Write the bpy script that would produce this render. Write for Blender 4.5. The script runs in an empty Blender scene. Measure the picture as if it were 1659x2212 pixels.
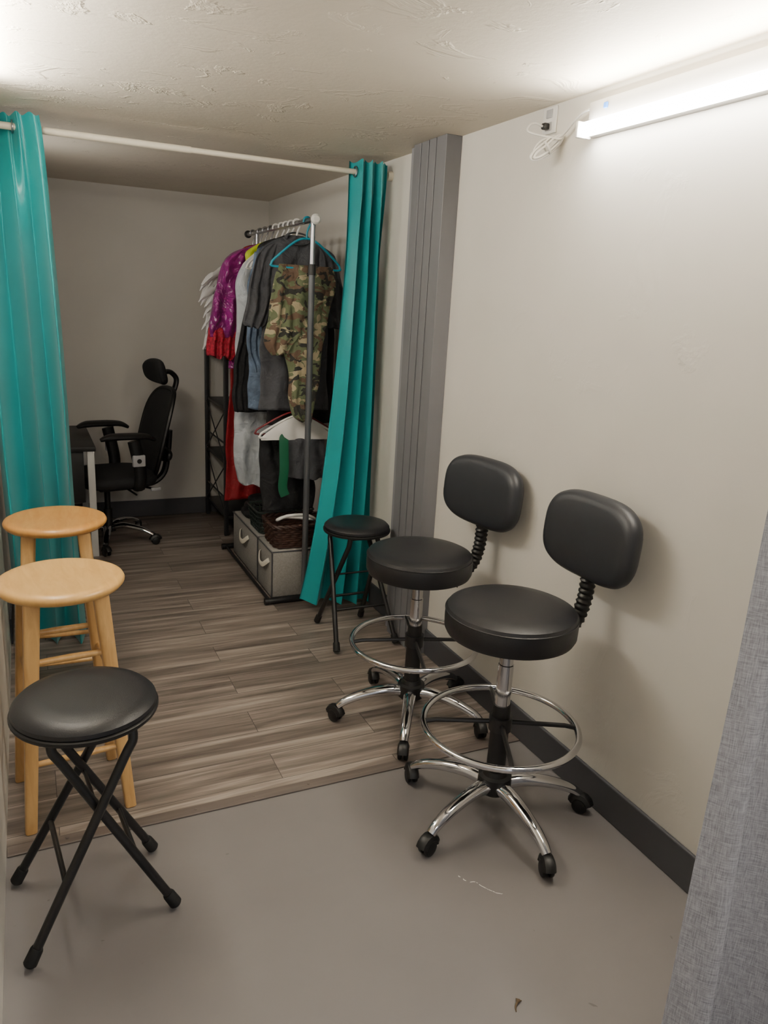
import bpy, bmesh, math, random
from mathutils import Vector, Matrix
from mathutils import noise as mnoise
random.seed(7)
PI = math.pi
scene = bpy.context.scene
COL = scene.collection

# ------------------------------------------------------------------ helpers
def S(r, g, b):
    def f(c):
        c /= 255.0
        return c/12.92 if c <= .04045 else ((c+.055)/1.055)**2.4
    return (f(r), f(g), f(b), 1)

def V(*a): return Vector(a)

def box(bm, lo, hi, bev=0.0, M=None, seg=2):
    lo, hi = Vector(lo), Vector(hi)
    c = (lo+hi)/2; s = hi-lo
    m = Matrix.Translation(c) @ Matrix.Diagonal((s.x, s.y, s.z, 1))
    if M is not None: m = M @ m
    r = bmesh.ops.create_cube(bm, size=1.0, matrix=m)
    if bev > 0:
        es = set()
        for v in r['verts']:
            for e in v.link_edges: es.add(e)
        bmesh.ops.bevel(bm, geom=list(es), offset=bev, segments=seg, affect='EDGES', profile=.5)

def smooth(pts, n=6, closed=False):
    P = [Vector(p) for p in pts]; out = []
    N = len(P)
    rng = N if closed else N-1
    for i in range(rng):
        if closed:
            p0, p1, p2, p3 = P[(i-1) % N], P[i], P[(i+1) % N], P[(i+2) % N]
        else:
            p0, p1, p2, p3 = P[max(i-1, 0)], P[i], P[i+1], P[min(i+2, N-1)]
        for k in range(n):
            t = k/n
            out.append(.5*((2*p1)+(-p0+p2)*t+(2*p0-5*p1+4*p2-p3)*t*t+(-p0+3*p1-3*p2+p3)*t**3))
    if not closed: out.append(P[-1])
    return out

def tube(bm, pts, r, seg=10, closed=False, up=None, flat=1.0):
    P = [Vector(p) for p in pts]; n = len(P)
    if isinstance(r, (list, tuple)):
        R = list(r)
        if len(R) != n:
            Q = []
            for i in range(n):
                u = i/(n-1)*(len(R)-1); k = min(int(u), len(R)-2); q = u-k
                Q.append(R[k]*(1-q)+R[k+1]*q)
            R = Q
    else: R = [r]*n
    rings = []; nrm = None
    for i in range(n):
        if closed: t = P[(i+1) % n]-P[i-1]
        else: t = P[min(i+1, n-1)]-P[max(i-1, 0)]
        if t.length < 1e-9: t = V(0, 0, 1)
        t.normalize()
        if up is not None:
            a = Vector(up)-t*Vector(up).dot(t)
        elif nrm is None:
            a = V(0, 0, 1) if abs(t.z) < .9 else V(1, 0, 0)
            a = a-t*a.dot(t)
        else:
            a = nrm-t*nrm.dot(t)
        if a.length < 1e-6: a = V(1, .3, .1)-t*V(1, .3, .1).dot(t)
        a.normalize(); nrm = a
        b = t.cross(a)
        rings.append([bm.verts.new(P[i]+a*math.cos(2*PI*k/seg)*R[i]*flat+b*math.sin(2*PI*k/seg)*R[i]) for k in range(seg)])
    m = n if closed else n-1
    for i in range(m):
        A, B = rings[i], rings[(i+1) % n]
        for k in range(seg):
            bm.faces.new((A[k], A[(k+1) % seg], B[(k+1) % seg], B[k]))
    if not closed:
        bm.faces.new(rings[0][::-1]); bm.faces.new(rings[-1])

def ring(bm, c, R, r, axis='z', seg=48, rs=10):
    pts = []
    for i in range(seg):
        a = 2*PI*i/seg; u, w = R*math.cos(a), R*math.sin(a)
        p = {'z': (u, w, 0), 'x': (0, u, w), 'y': (u, 0, w)}[axis]
        pts.append(Vector(c)+Vector(p))
    tube(bm, pts, r, rs, closed=True)

def lathe(bm, prof, seg=40, M=None):
    M = M or Matrix.Identity(4)
    rows = []
    for r, z in prof:
        if r < 1e-6: rows.append([bm.verts.new(M @ V(0, 0, z))])
        else: rows.append([bm.verts.new(M @ V(r*math.cos(2*PI*k/seg), r*math.sin(2*PI*k/seg), z)) for k in range(seg)])
    for A, B in zip(rows, rows[1:]):
        for k in range(seg):
            k2 = (k+1) % seg
            if len(A) == 1 and len(B) == 1: continue
            if len(A) == 1: bm.faces.new((A[0], B[k], B[k2]))
            elif len(B) == 1: bm.faces.new((A[k], A[k2], B[0]))
            else: bm.faces.new((A[k], A[k2], B[k2], B[k]))

def pad(bm, a, b, t, M, n=4.0, curve=0.0, crown=.0, seg=56):
    """cushion: width 2a along local x, height 2b along local y, thickness t along local z"""
    rho = t/2; levels = []
    for i in range(9):
        ph = -PI/2+PI*i/8
        levels.append((1, rho*(1-math.cos(ph)), rho*math.sin(ph)))
    levels = [(.35, rho, -rho-crown), (.7, rho, -rho-crown*.7)]+levels+[(.7, rho, rho+crown*.7), (.35, rho, rho+crown)]
    rows = []
    for sc, ins, w in levels:
        row = []
        for k in range(seg):
            th = 2*PI*k/seg; c, s = math.cos(th), math.sin(th)
            x = math.copysign(abs(c)**(2/n), c)*(a-ins)*sc
            y = math.copysign(abs(s)**(2/n), s)*(b-ins)*sc
            row.append(bm.verts.new(M @ V(x, y, w+curve*x*x)))
        rows.append(row)
    for A, B in zip(rows, rows[1:]):
        for k in range(seg):
            bm.faces.new((A[k], A[(k+1) % seg], B[(k+1) % seg], B[k]))
    for row, w in ((rows[0], -rho-crown), (rows[-1], rho+crown)):
        c = bm.verts.new(M @ V(0, 0, w))
        for k in range(seg):
            bm.faces.new((row[k], row[(k+1) % seg], c))

def make(name, bm, m, parent=None, origin=None, smooth_on=True, ang=38):
    if origin is not None:
        bmesh.ops.translate(bm, verts=bm.verts[:], vec=-Vector(origin))
    bmesh.ops.recalc_face_normals(bm, faces=bm.faces[:])
    me = bpy.data.meshes.new(name); bm.to_mesh(me); bm.free()
    if smooth_on:
        for p in me.polygons: p.use_smooth = True
        me.set_sharp_from_angle(angle=math.radians(ang))
    me.materials.append(m)
    o = bpy.data.objects.new(name, me); COL.objects.link(o)
    if parent is not None: o.parent = parent
    if origin is not None: o.location = origin
    return o

def tag(o, label, cat, group=None):
    o['label'] = label; o['category'] = cat
    if group: o['group'] = group
    return o

def thing(name, label, cat, loc=(0, 0, 0), rz=0, group=None):
    o = bpy.data.objects.new(name, None); COL.objects.link(o)
    o.empty_display_size = .05
    o.location = loc; o.rotation_euler = (0, 0, rz)
    return tag(o, label, cat, group)

def struct(name, bm, m, sm=False):
    o = make(name, bm, m, smooth_on=sm); o['kind'] = 'structure'; return o

def B(): return bmesh.new()
def sstep(a, b, x):
    t = max(0., min(1., (x-a)/(b-a))); return t*t*(3-2*t)

# ------------------------------------------------------------------ materials
def nodes(name):
    m = bpy.data.materials.new(name); m.use_nodes = True
    nt = m.node_tree; return m, nt, nt.nodes['Principled BSDF']

def ramp(nt, stops, interp='LINEAR'):
    r = nt.nodes.new('ShaderNodeValToRGB'); cr = r.color_ramp; cr.interpolation = interp
    while len(cr.elements) > 1: cr.elements.remove(cr.elements[-1])
    cr.elements[0].position = stops[0][0]; cr.elements[0].color = stops[0][1]
    for p, c in stops[1:]:
        e = cr.elements.new(p); e.color = c
    return r

def coords(nt, scale=(1, 1, 1), kind='Object', off=(0, 0, 0)):
    if kind == 'World':
        tc = nt.nodes.new('ShaderNodeNewGeometry'); out = tc.outputs['Position']
    else:
        tc = nt.nodes.new('ShaderNodeTexCoord'); out = tc.outputs['Object']
    mp = nt.nodes.new('ShaderNodeMapping'); mp.inputs['Scale'].default_value = scale
    mp.inputs['Location'].default_value = off
    nt.links.new(out, mp.inputs['Vector']); return mp.outputs['Vector']

def noise(nt, vec, scale, detail=4, rough=.5, dist=0):
    n = nt.nodes.new('ShaderNodeTexNoise')
    n.inputs['Scale'].default_value = scale; n.inputs['Detail'].default_value = detail
    n.inputs['Roughness'].default_value = rough; n.inputs['Distortion'].default_value = dist
    nt.links.new(vec, n.inputs['Vector']); return n

def math_node(nt, op, a, b=None, c=None):
    n = nt.nodes.new('ShaderNodeMath'); n.operation = op
    for i, v in enumerate((a, b, c)):
        if v is None: continue
        if isinstance(v, (int, float)): n.inputs[i].default_value = v
        else: nt.links.new(v, n.inputs[i])
    return n.outputs[0]

def bumpnode(nt, bsdf, h, strength, dist=.01):
    b = nt.nodes.new('ShaderNodeBump'); b.inputs['Strength'].default_value = strength
    b.inputs['Distance'].default_value = dist
    nt.links.new(h, b.inputs['Height']); nt.links.new(b.outputs['Normal'], bsdf.inputs['Normal']); return b

def scl(c, k): return (min(c[0]*k, 1), min(c[1]*k, 1), min(c[2]*k, 1), 1)

def mat(name, col, rough=.5, metal=0, var=.12, vs=12, bump=.0, bs=150, stretch=(1, 1, 1), sheen=0, coat=0, spec=.5, trans=0, bd=.004):
    m, nt, b = nodes(name)
    v = coords(nt, stretch)
    n = noise(nt, v, vs, 5)
    r = ramp(nt, [(.3, scl(col, 1-var)), (.7, scl(col, 1+var))])
    nt.links.new(n.outputs['Fac'], r.inputs['Fac']); nt.links.new(r.outputs['Color'], b.inputs['Base Color'])
    b.inputs['Roughness'].default_value = rough; b.inputs['Metallic'].default_value = metal
    b.inputs['Specular IOR Level'].default_value = spec
    b.inputs['Sheen Weight'].default_value = sheen; b.inputs['Coat Weight'].default_value = coat
    if bump:
        n2 = noise(nt, v, bs, 4, .5, .6 if bd > .005 else 0); bumpnode(nt, b, n2.outputs['Fac'], bump, bd)
    if trans:
        out = nt.nodes['Material Output']
        tr = nt.nodes.new('ShaderNodeBsdfTranslucent'); mx = nt.nodes.new('ShaderNodeMixShader')
        mx.inputs['Fac'].default_value = trans
        nt.links.new(r.outputs['Color'], tr.inputs['Color'])
        nt.links.new(b.outputs['BSDF'], mx.inputs[1]); nt.links.new(tr.outputs['BSDF'], mx.inputs[2])
        nt.links.new(mx.outputs['Shader'], out.inputs['Surface'])
    return m

def wall_material(name, col, strength, trowel):
    m, nt, b = nodes(name)
    v = coords(nt, (1, 1, 1), 'World')
    n = noise(nt, v, 2.2, 4)
    r = ramp(nt, [(.3, scl(col, .96)), (.7, scl(col, 1.03))])
    nt.links.new(n.outputs['Fac'], r.inputs['Fac']); nt.links.new(r.outputs['Color'], b.inputs['Base Color'])
    b.inputs['Roughness'].default_value = .62
    n1 = noise(nt, v, 45, 6, .6)
    n2 = noise(nt, coords(nt, (1, 1.3, 1), 'World'), trowel, 5, .6, 1.0)
    r2 = ramp(nt, [(.57, (0, 0, 0, 1)), (.63, (1, 1, 1, 1)), (.70, (.3, .3, .3, 1))])
    nt.links.new(n2.outputs['Fac'], r2.inputs['Fac'])
    h = math_node(nt, 'MULTIPLY_ADD', n1.outputs['Fac'], .45, r2.outputs['Color'])
    bumpnode(nt, b, h, strength, .005)
    return m

M_WALL = wall_material('wall_paint', S(212, 208, 200), .12, 3.4)
M_CEIL = wall_material('ceiling_plaster', S(211, 202, 187), .50, 5.2)

def concrete():
    m, nt, b = nodes('painted_concrete')
    v = coords(nt, (1, 1, 1), 'World')
    n = noise(nt, v, 3, 6)
    c = S(115, 111, 110)
    r = ramp(nt, [(.3, scl(c, .95)), (.7, scl(c, 1.05))])
    nt.links.new(n.outputs['Fac'], r.inputs['Fac'])
    # one thin broken pale scuff line
    sb = nt.nodes.new('ShaderNodeVectorMath'); sb.operation = 'SUBTRACT'; sb.inputs[1].default_value = (1.058, 1.463, 0)
    nt.links.new(v, sb.inputs[0])
    vr = nt.nodes.new('ShaderNodeVectorRotate'); vr.rotation_type = 'Z_AXIS'; vr.inputs['Angle'].default_value = math.radians(51.5)
    nt.links.new(sb.outputs['Vector'], vr.inputs['Vector'])
    sp = nt.nodes.new('ShaderNodeSeparateXYZ'); nt.links.new(vr.outputs['Vector'], sp.inputs[0])
    nd = noise(nt, v, 16, 2)
    yy = math_node(nt, 'ADD', sp.outputs['Y'], math_node(nt, 'MULTIPLY', math_node(nt, 'SUBTRACT', nd.outputs['Fac'], .5), .05))
    ly = math_node(nt, 'LESS_THAN', math_node(nt, 'ABSOLUTE', yy), .0017)
    lx = math_node(nt, 'LESS_THAN', math_node(nt, 'ABSOLUTE', sp.outputs['X']), .066)
    nb = noise(nt, v, 70, 3)
    br = math_node(nt, 'GREATER_THAN', nb.outputs['Fac'], .47)
    mu = math_node(nt, 'MULTIPLY', math_node(nt, 'MULTIPLY', ly, lx), br)
    mix = nt.nodes.new('ShaderNodeMixRGB'); nt.links.new(mu, mix.inputs['Fac'])
    nt.links.new(r.outputs['Color'], mix.inputs[1]); mix.inputs[2].default_value = S(215, 212, 205)
    n4 = noise(nt, v, 17, 3, .5, .8)
    kr = ramp(nt, [(.745, (0, 0, 0, 1)), (.77, (.5, .5, .5, 1))]); nt.links.new(n4.outputs['Fac'], kr.inputs['Fac'])
    mix2 = nt.nodes.new('ShaderNodeMixRGB'); nt.links.new(kr.outputs['Color'], mix2.inputs['Fac'])
    nt.links.new(mix.outputs['Color'], mix2.inputs[1]); mix2.inputs[2].default_value = S(70, 64, 60)
    nt.links.new(mix2.outputs['Color'], b.inputs['Base Color'])
    b.inputs['Roughness'].default_value = .42
    n2 = noise(nt, v, 28, 5); bumpnode(nt, b, n2.outputs['Fac'], .06, .004)
    return m
M_CONC = concrete()

def planks():
    m, nt, b = nodes('wood_planks')
    v = coords(nt, (1, 1, 1), 'World')
    br = nt.nodes.new('ShaderNodeTexBrick'); nt.links.new(v, br.inputs['Vector'])
    br.offset = .37; br.inputs['Scale'].default_value = 1
    br.inputs['Brick Width'].default_value = 1.1; br.inputs['Row Height'].default_value = .152
    br.inputs['Mortar Size'].default_value = .0012; br.inputs['Mortar Smooth'].default_value = .1
    br.inputs['Color1'].default_value = (0, 0, 0, 1); br.inputs['Color2'].default_value = (1, 1, 1, 1)
    br.inputs['Mortar'].default_value = (.5, .5, .5, 1)
    off = nt.nodes.new('ShaderNodeVectorMath'); off.operation = 'MULTIPLY_ADD'
    nt.links.new(br.outputs['Color'], off.inputs[0]); off.inputs[1].default_value = (7, 13, 0)
    nt.links.new(v, off.inputs[2])
    mp = nt.nodes.new('ShaderNodeMapping'); mp.inputs['Scale'].default_value = (.9, 17, 1)
    nt.links.new(off.outputs['Vector'], mp.inputs['Vector'])
    n = noise(nt, mp.outputs['Vector'], 1.3, 7, .62, .6)
    mp2 = nt.nodes.new('ShaderNodeMapping'); mp2.inputs['Scale'].default_value = (3, 150, 1)
    nt.links.new(off.outputs['Vector'], mp2.inputs['Vector'])
    nf = noise(nt, mp2.outputs['Vector'], 1.3, 4, .6, .3)
    fac = math_node(nt, 'MULTIPLY_ADD', math_node(nt, 'SUBTRACT', nf.outputs['Fac'], .5), .26, n.outputs['Fac'])
    r = ramp(nt, [(.29, S(74, 66, 61)), (.42, S(106, 97, 90)), (.54, S(132, 122, 114)), (.70, S(174, 164, 154))])
    nt.links.new(fac, r.inputs['Fac'])
    hs = nt.nodes.new('ShaderNodeMixRGB'); hs.blend_type = 'MULTIPLY'; hs.inputs['Fac'].default_value = 1
    vr = ramp(nt, [(0, (.76, .745, .735, 1)), (1, (1.0, .99, .98, 1))]); nt.links.new(br.outputs['Color'], vr.inputs['Fac'])
    nt.links.new(r.outputs['Color'], hs.inputs[1]); nt.links.new(vr.outputs['Color'], hs.inputs[2])
    mo = nt.nodes.new('ShaderNodeMixRGB'); nt.links.new(math_node(nt, 'MULTIPLY', br.outputs['Fac'], .9), mo.inputs['Fac'])
    nt.links.new(hs.outputs['Color'], mo.inputs[1]); mo.inputs[2].default_value = S(48, 43, 40)
    nt.links.new(mo.outputs['Color'], b.inputs['Base Color'])
    b.inputs['Roughness'].default_value = .42
    bumpnode(nt, b, fac, .08, .003)
    return m
M_PLANK = planks()

def camo():
    m, nt, b = nodes('camouflage_cotton')
    cur = None
    base = S(92, 100, 72)
    for i, (c, th, sc) in enumerate(((S(154, 142, 114), .545, 11), (S(94, 74, 58), .54, 12), (S(42, 42, 38), .57, 13))):
        v = coords(nt, (1, 1, 1.5), off=(3.1*i, 1.7*i, 5.3*i))
        n = noise(nt, v, sc, 2.5, .5, .9)
        r = ramp(nt, [(th, (0, 0, 0, 1)), (th+.006, (1, 1, 1, 1))]); nt.links.new(n.outputs['Fac'], r.inputs['Fac'])
        mx = nt.nodes.new('ShaderNodeMixRGB'); nt.links.new(r.outputs['Color'], mx.inputs['Fac'])
        if cur is None: mx.inputs[1].default_value = base
        else: nt.links.new(cur, mx.inputs[1])
        mx.inputs[2].default_value = c; cur = mx.outputs['Color']
    nt.links.new(cur, b.inputs['Base Color'])
    b.inputs['Roughness'].default_value = .85
    n2 = noise(nt, coords(nt), 20, 3, .5, .5); bumpnode(nt, b, n2.outputs['Fac'], .7, .02)
    return m
M_CAMO = camo()

def linen():
    m, nt, b = nodes('grey_linen')
    v1 = coords(nt, (45, 45, 700)); v2 = coords(nt, (700, 700, 45))
    a = noise(nt, v1, 1, 3); c = noise(nt, v2, 1, 3)
    ad = nt.nodes.new('ShaderNodeMath'); ad.operation = 'ADD'
    nt.links.new(a.outputs['Fac'], ad.inputs[0]); nt.links.new(c.outputs['Fac'], ad.inputs[1])
    hf = math_node(nt, 'MULTIPLY', ad.outputs[0], .5)
    r = ramp(nt, [(.36, S(126, 126, 131)), (.64, S(176, 176, 182))])
    nt.links.new(hf, r.inputs['Fac']); nt.links.new(r.outputs['Color'], b.inputs['Base Color'])
    b.inputs['Roughness'].default_value = .9
    bumpnode(nt, b, ad.outputs[0], .15, .001)
    out = nt.nodes['Material Output']
    tr = nt.nodes.new('ShaderNodeBsdfTranslucent'); mx = nt.nodes.new('ShaderNodeMixShader'); mx.inputs['Fac'].default_value = .28
    nt.links.new(r.outputs['Color'], tr.inputs['Color'])
    nt.links.new(b.outputs['BSDF'], mx.inputs[1]); nt.links.new(tr.outputs['BSDF'], mx.inputs[2])
    nt.links.new(mx.outputs['Shader'], out.inputs['Surface'])
    return m
M_LINEN = linen()

def wood(name, c1, c2, stretch=(14, 3, 3), rough=.35):
    m, nt, b = nodes(name)
    v = coords(nt, stretch)
    n = noise(nt, v, 3, 6, .55, .8)
    r = ramp(nt, [(.3, c1), (.7, c2)])
    nt.links.new(n.outputs['Fac'], r.inputs['Fac']); nt.links.new(r.outputs['Color'], b.inputs['Base Color'])
    b.inputs['Roughness'].default_value = rough; b.inputs['Coat Weight'].default_value = .25
    b.inputs['Coat Roughness'].default_value = .25
    return m
M_SEATWOOD = wood('pale_seat_wood', S(202, 156, 88), S(220, 176, 106))
M_SEATWOOD2 = wood('orange_seat_wood', S(188, 132, 62), S(206, 154, 84))
M_LEGWOOD = wood('pale_leg_wood', S(198, 154, 94), S(220, 178, 116), (16, 16, 2.5))

def emit(name, col, strength):
    m, nt, b = nodes(name)
    v = coords(nt); n = noise(nt, v, 3)
    r = ramp(nt, [(.3, scl(col, .98)), (.7, col)])
    nt.links.new(n.outputs['Fac'], r.inputs['Fac']); nt.links.new(r.outputs['Color'], b.inputs['Emission Color'])
    b.inputs['Base Color'].default_value = (.9, .9, .9, 1)
    b.inputs['Emission Strength'].default_value = strength
    return m
M_TUBE = emit('lit_diffuser', (1, .955, .865, 1), 76)

M_BASEB = mat('dark_grey_paint', S(70, 70, 74), .5, var=.06, vs=6)
M_POST = mat('grey_board_paint', S(110, 110, 114), .5, var=.05, vs=5, stretch=(3, 3, .6))
M_POST2 = mat('pale_grey_board', S(136, 136, 140), .55, var=.06, vs=5)
M_GAP = mat('dark_groove', S(38, 38, 41), .7, var=.06)
M_STRIP = mat('brown_strip', S(98, 89, 83), .45, var=.2, vs=4, stretch=(1, 12, 1))
M_TEAL = mat('teal_satin', S(6, 142, 147), .36, var=.03, vs=6, sheen=.15)
M_VINYL = mat('black_vinyl', S(23, 23, 26), .42, var=.08, vs=30, bump=.12, bs=420)
M_VINYL2 = mat('charcoal_vinyl', S(35, 37, 42), .45, var=.06, vs=30, bump=.1, bs=420)
M_CHROME = mat('chrome', S(215, 215, 218), .09, 1, var=.02)
M_STEEL = mat('brushed_steel', S(170, 170, 174), .28, 1, var=.06)
M_BLACKM = mat('black_metal', S(14, 14, 16), .38, 0, var=.1, spec=.6)
M_SHELFM = mat('dark_shelf_metal', S(34, 34, 37), .45, 0, var=.1)
M_BLACKP = mat('black_plastic', S(13, 13, 14), .45, var=.1)
M_RUBBER = mat('black_rubber', S(12, 12, 12), .7, var=.1)
M_WHITEP = mat('white_plastic', S(226, 224, 220), .4, var=.02)
M_CORD = mat('white_cord', S(214, 212, 208), .45, var=.03)
M_PLATE = mat('fixture_plate', S(176, 173, 168), .5, var=.03)
M_RODW = mat('cream_rod', S(220, 212, 194), .35, var=.04)
M_DGREY = mat('dark_grey_metal', S(92, 94, 98), .38, .5, var=.05)
M_MESH = mat('black_mesh_fabric', S(20, 20, 22), .8, var=.2, vs=90, bump=.4, bs=300)
M_GREYPL = mat('grey_plastic', S(165, 165, 168), .4, var=.03)
M_DESK = mat('black_desk', S(28, 27, 27), .5, var=.1)
M_CHAR = mat('charcoal_cotton', S(66, 67, 72), .85, var=.1, vs=25, bump=.7, bs=12, bd=.03)
M_BLACKC = mat('black_cloth', S(22, 22, 25), .85, var=.15, vs=25, bump=.7, bs=12, bd=.03)
M_DENIM = mat('blue_denim', S(94, 111, 134), .85, var=.4, vs=12, bump=.8, bs=16, bd=.03)
M_PLBAG = mat('thin_white_plastic', S(218, 224, 230), .28, var=.05, vs=14, bump=1.0, bs=11, trans=.3, bd=.03)
M_LIME = mat('lime_cloth', S(186, 200, 40), .7, var=.08, bump=.4, bs=20, bd=.015)
M_MAGENTA = mat('magenta_satin', S(136, 22, 114), .2, var=.2, vs=9, sheen=.1, bump=1.0, bs=9, bd=.05)
M_LACE = mat('red_lace', S(160, 16, 44), .7, var=.5, vs=70, bump=.8, bs=60, bd=.01)
M_RED = mat('red_cloth', S(140, 14, 26), .6, var=.12, bump=.5, bs=18, bd=.02)
M_FEATHER = mat('white_feathers', S(236, 234, 232), .8, var=.04, vs=40, trans=.2)
M_TEALP = mat('teal_plastic', S(16, 136, 160), .4, var=.03)
M_REDP = mat('dark_red_plastic', S(110, 20, 30), .4, var=.04)
M_GREEN = mat('green_ribbon', S(5, 84, 56), .5, var=.06)
M_BINF = mat('grey_bin_fabric', S(140, 137, 132), .9, var=.14, vs=120, bump=.4, bs=260)
M_CREAM = mat('cream_webbing', S(222, 216, 202), .8, var=.05, bump=.3, bs=200)
M_WICKER = mat('dark_brown_wicker', S(58, 36, 28), .55, var=.3, vs=40)
M_WIRE = mat('dark_green_wire', S(38, 48, 44), .5, var=.1)
M_BLUE = mat('blue_plastic', S(50, 110, 190), .4, var=.03)
M_TWIG = mat('dry_leaf', S(86, 70, 48), .8, var=.2)

# ------------------------------------------------------------------ room
XL, XR, YB, ZC, YT, YF = -.14, 1.60, 5.46, 2.20, 2.045, -1.4
def sbox(name, lo, hi, m, bev=0):
    bm = B(); box(bm, lo, hi, bev); return struct(name, bm, m)
sbox('floor', (XL-.1, YF, -.1), (XR+.1, YT, 0), M_CONC)
sbox('floor', (XL-.1, YT, -.1), (XR+.1, YB+.1, 0), M_PLANK)
sbox('ceiling', (XL-.1, YF, ZC), (XR+.1, YB+.1, ZC+.1), M_CEIL)
sbox('wall_left', (XL-.1, YF, 0), (XL, YB+.1, ZC), M_WALL)
sbox('wall_right', (XR, YF, 0), (XR+.1, YB+.1, ZC), M_WALL)
sbox('wall_back', (XL, YB, 0), (XR, YB+.1, ZC), M_WALL)
sbox('baseboard_left', (XL, 3.5, 0), (XL+.008, YB, .12), M_BASEB, .003)
bm = B(); box(bm, (XR-.012, YF, 0), (XR, 2.82, .122), .004); box(bm, (XR-.012, 3.2, 0), (XR, YB, .122), .004)
struct('baseboard_right', bm, M_BASEB)
sbox('baseboard_back', (XL+.01, YB-.012, 0), (XR-.013, YB, .12), M_BASEB, .004)
bm = B()
box(bm, (XL+.002, YT-.006, 0), (XR-.013, YT+.036, .006), .002)
for i in range(9):
    x = .02+i*.185
    lathe(bm, [(0, .0075), (.004, .007), (.0045, .005)], 10, Matrix.Translation((x, YT+.016, 0)))
struct('trim_1', bm, M_STRIP)
# grey timber boards standing against the right wall
bm = B()
for y0, y1 in ((2.82, 2.899), (2.906, 2.962), (2.969, 3.029), (3.036, 3.10)):
    box(bm, (1.53, y0, 0), (XR, y1, ZC), .0015, seg=1)
struct('trim_2', bm, M_POST)
bm = B(); box(bm, (1.545, 2.83, 0), (1.598, 3.108, ZC-.002)); struct('trim_4', bm, M_GAP)
bm = B(); box(bm, (1.552, 3.110, 0), (XR, 3.165, ZC), .002, seg=1); struct('trim_3', bm, M_POST2)

# ------------------------------------------------------------------ wall lights
def batten(loc, rz, label, up, tilt):
    t = thing('batten_light', label, 'wall light', loc, rz, )
    bm = B(); box(bm, (-.03, -1.22, .0), (0, 0, .096), .004); make('housing', bm, M_PLATE, t)
    bm = B(); tube(bm, [(-.051, -.012, .016), (-.051, -1.208, .016)], .0205, 16); make('diffuser', bm, M_TUBE, t)
    for y in (-.006, -1.214):
        bm = B(); box(bm, (-.074, y-.006, -.007), (-.02, y+.006, .039), .004); make('end_cap', bm, M_WHITEP, t)
    bm = B(); box(bm, (-.036, -.085, .066), (-.03, -.07, .082), .002); make('switch', bm, M_BLUE, t)
    # added area light beside the tube, strengthens the glow on the ceiling
    L = bpy.data.lights.new('ceiling_glow_fill', 'AREA'); L.shape = 'RECTANGLE'; L.size = .02; L.size_y = 1.18
    L.energy = up; L.color = (1, .92, .77)
    lo = bpy.data.objects.new('ceiling_glow_fill', L); COL.objects.link(lo); lo.parent = t
    lo.location = (-.08, -.61, .046); lo.rotation_euler = (0, math.radians(tilt), 0)
    return t
batten((XR, 2.02, 2.066), 0, 'lit white LED batten light high on the right wall', 13, 150)
batten((XL, 1.80, 2.088), PI, 'lit LED batten light on the left wall beside the camera', 15, 160)

# outlet and cord
t = thing('wall_outlet', 'white outlet plate near the ceiling beside the LED light', 'outlet', (XR, 2.25, 2.155))
bm = B(); box(bm, (-.006, -.036, -.04), (0, .036, .04), .003); make('plate', bm, M_WHITEP, t)
for dz in (-.018, .02):
    bm = B(); box(bm, (-.009, -.016, dz-.013), (-.005, .016, dz+.013), .002); make('socket', bm, M_GREYPL, t)
t = thing('power_cord', 'white power cord looped and tied, hanging below the outlet', 'cord', (XR, 2.25, 2.137))
bm = B(); box(bm, (-.030, -.011, -.011), (-.009, .011, .009), .005); make('plug', bm, M_BLACKP, t)
bm = B()
du, dw = V(-.75, .28, -.60).normalized(), V(-.62, 0, .78)
dw = (dw-du*dw.dot(du)).normalized(); dn = du.cross(dw)
c0 = V(-.052, -.065, -.078)
pts = [(-.030, 0, -.002), (-.055, .004, .004), (-.080, 0, -.006), (-.088, -.015, -.03)]
for k in range(4):
    for j in range(8):
        th = PI*.75+j*PI/4
        a = (.052, .060, .046, .056)[k]; bq = (.010, .018, .026, .015)[k]
        pts.append(c0+du*a*math.cos(th)+dw*bq*math.sin(th)+dn*(.008*(k-1.5)+.003*math.sin(th*2)))
pts += [(-.025, -.10, -.045), (-.022, -.15, -.015), (-.022, -.19, .004), (-.026, -.228, .006)]
tube(bm, smooth(pts, 6), .0036, 8); make('cable', bm, M_CORD, t)
bm = B(); tube(bm, [c0+dw*.020*math.cos(a)+dn*.018*math.sin(a) for a in [2*PI*i/16 for i in range(16)]], .0035, 6, closed=True); make('cable_tie', bm, M_CORD, t)

# ------------------------------------------------------------------ curtain rods and curtains
YR, ZR = 3.46, 2.128
t = thing('curtain_rod', 'cream curtain rod spanning the room below the ceiling', 'curtain rod', (XL, YR, ZR))
W = XR-XL
bm = B(); tube(bm, [(.02, 0, 0), (W*.47, 0, 0)], .0135, 16); make('rod_sleeve', bm, M_RODW, t)
bm = B(); tube(bm, [(W*.46, 0, 0), (W-.02, 0, 0)], .0115, 16); make('rod', bm, M_RODW, t)
for x0, x1 in ((0, .024), (W-.024, W)):
    bm = B(); tube(bm, [(x0, 0, 0), (x1, 0, 0)], .022, 20); make('end_cap', bm, M_RODW, t)

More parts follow.
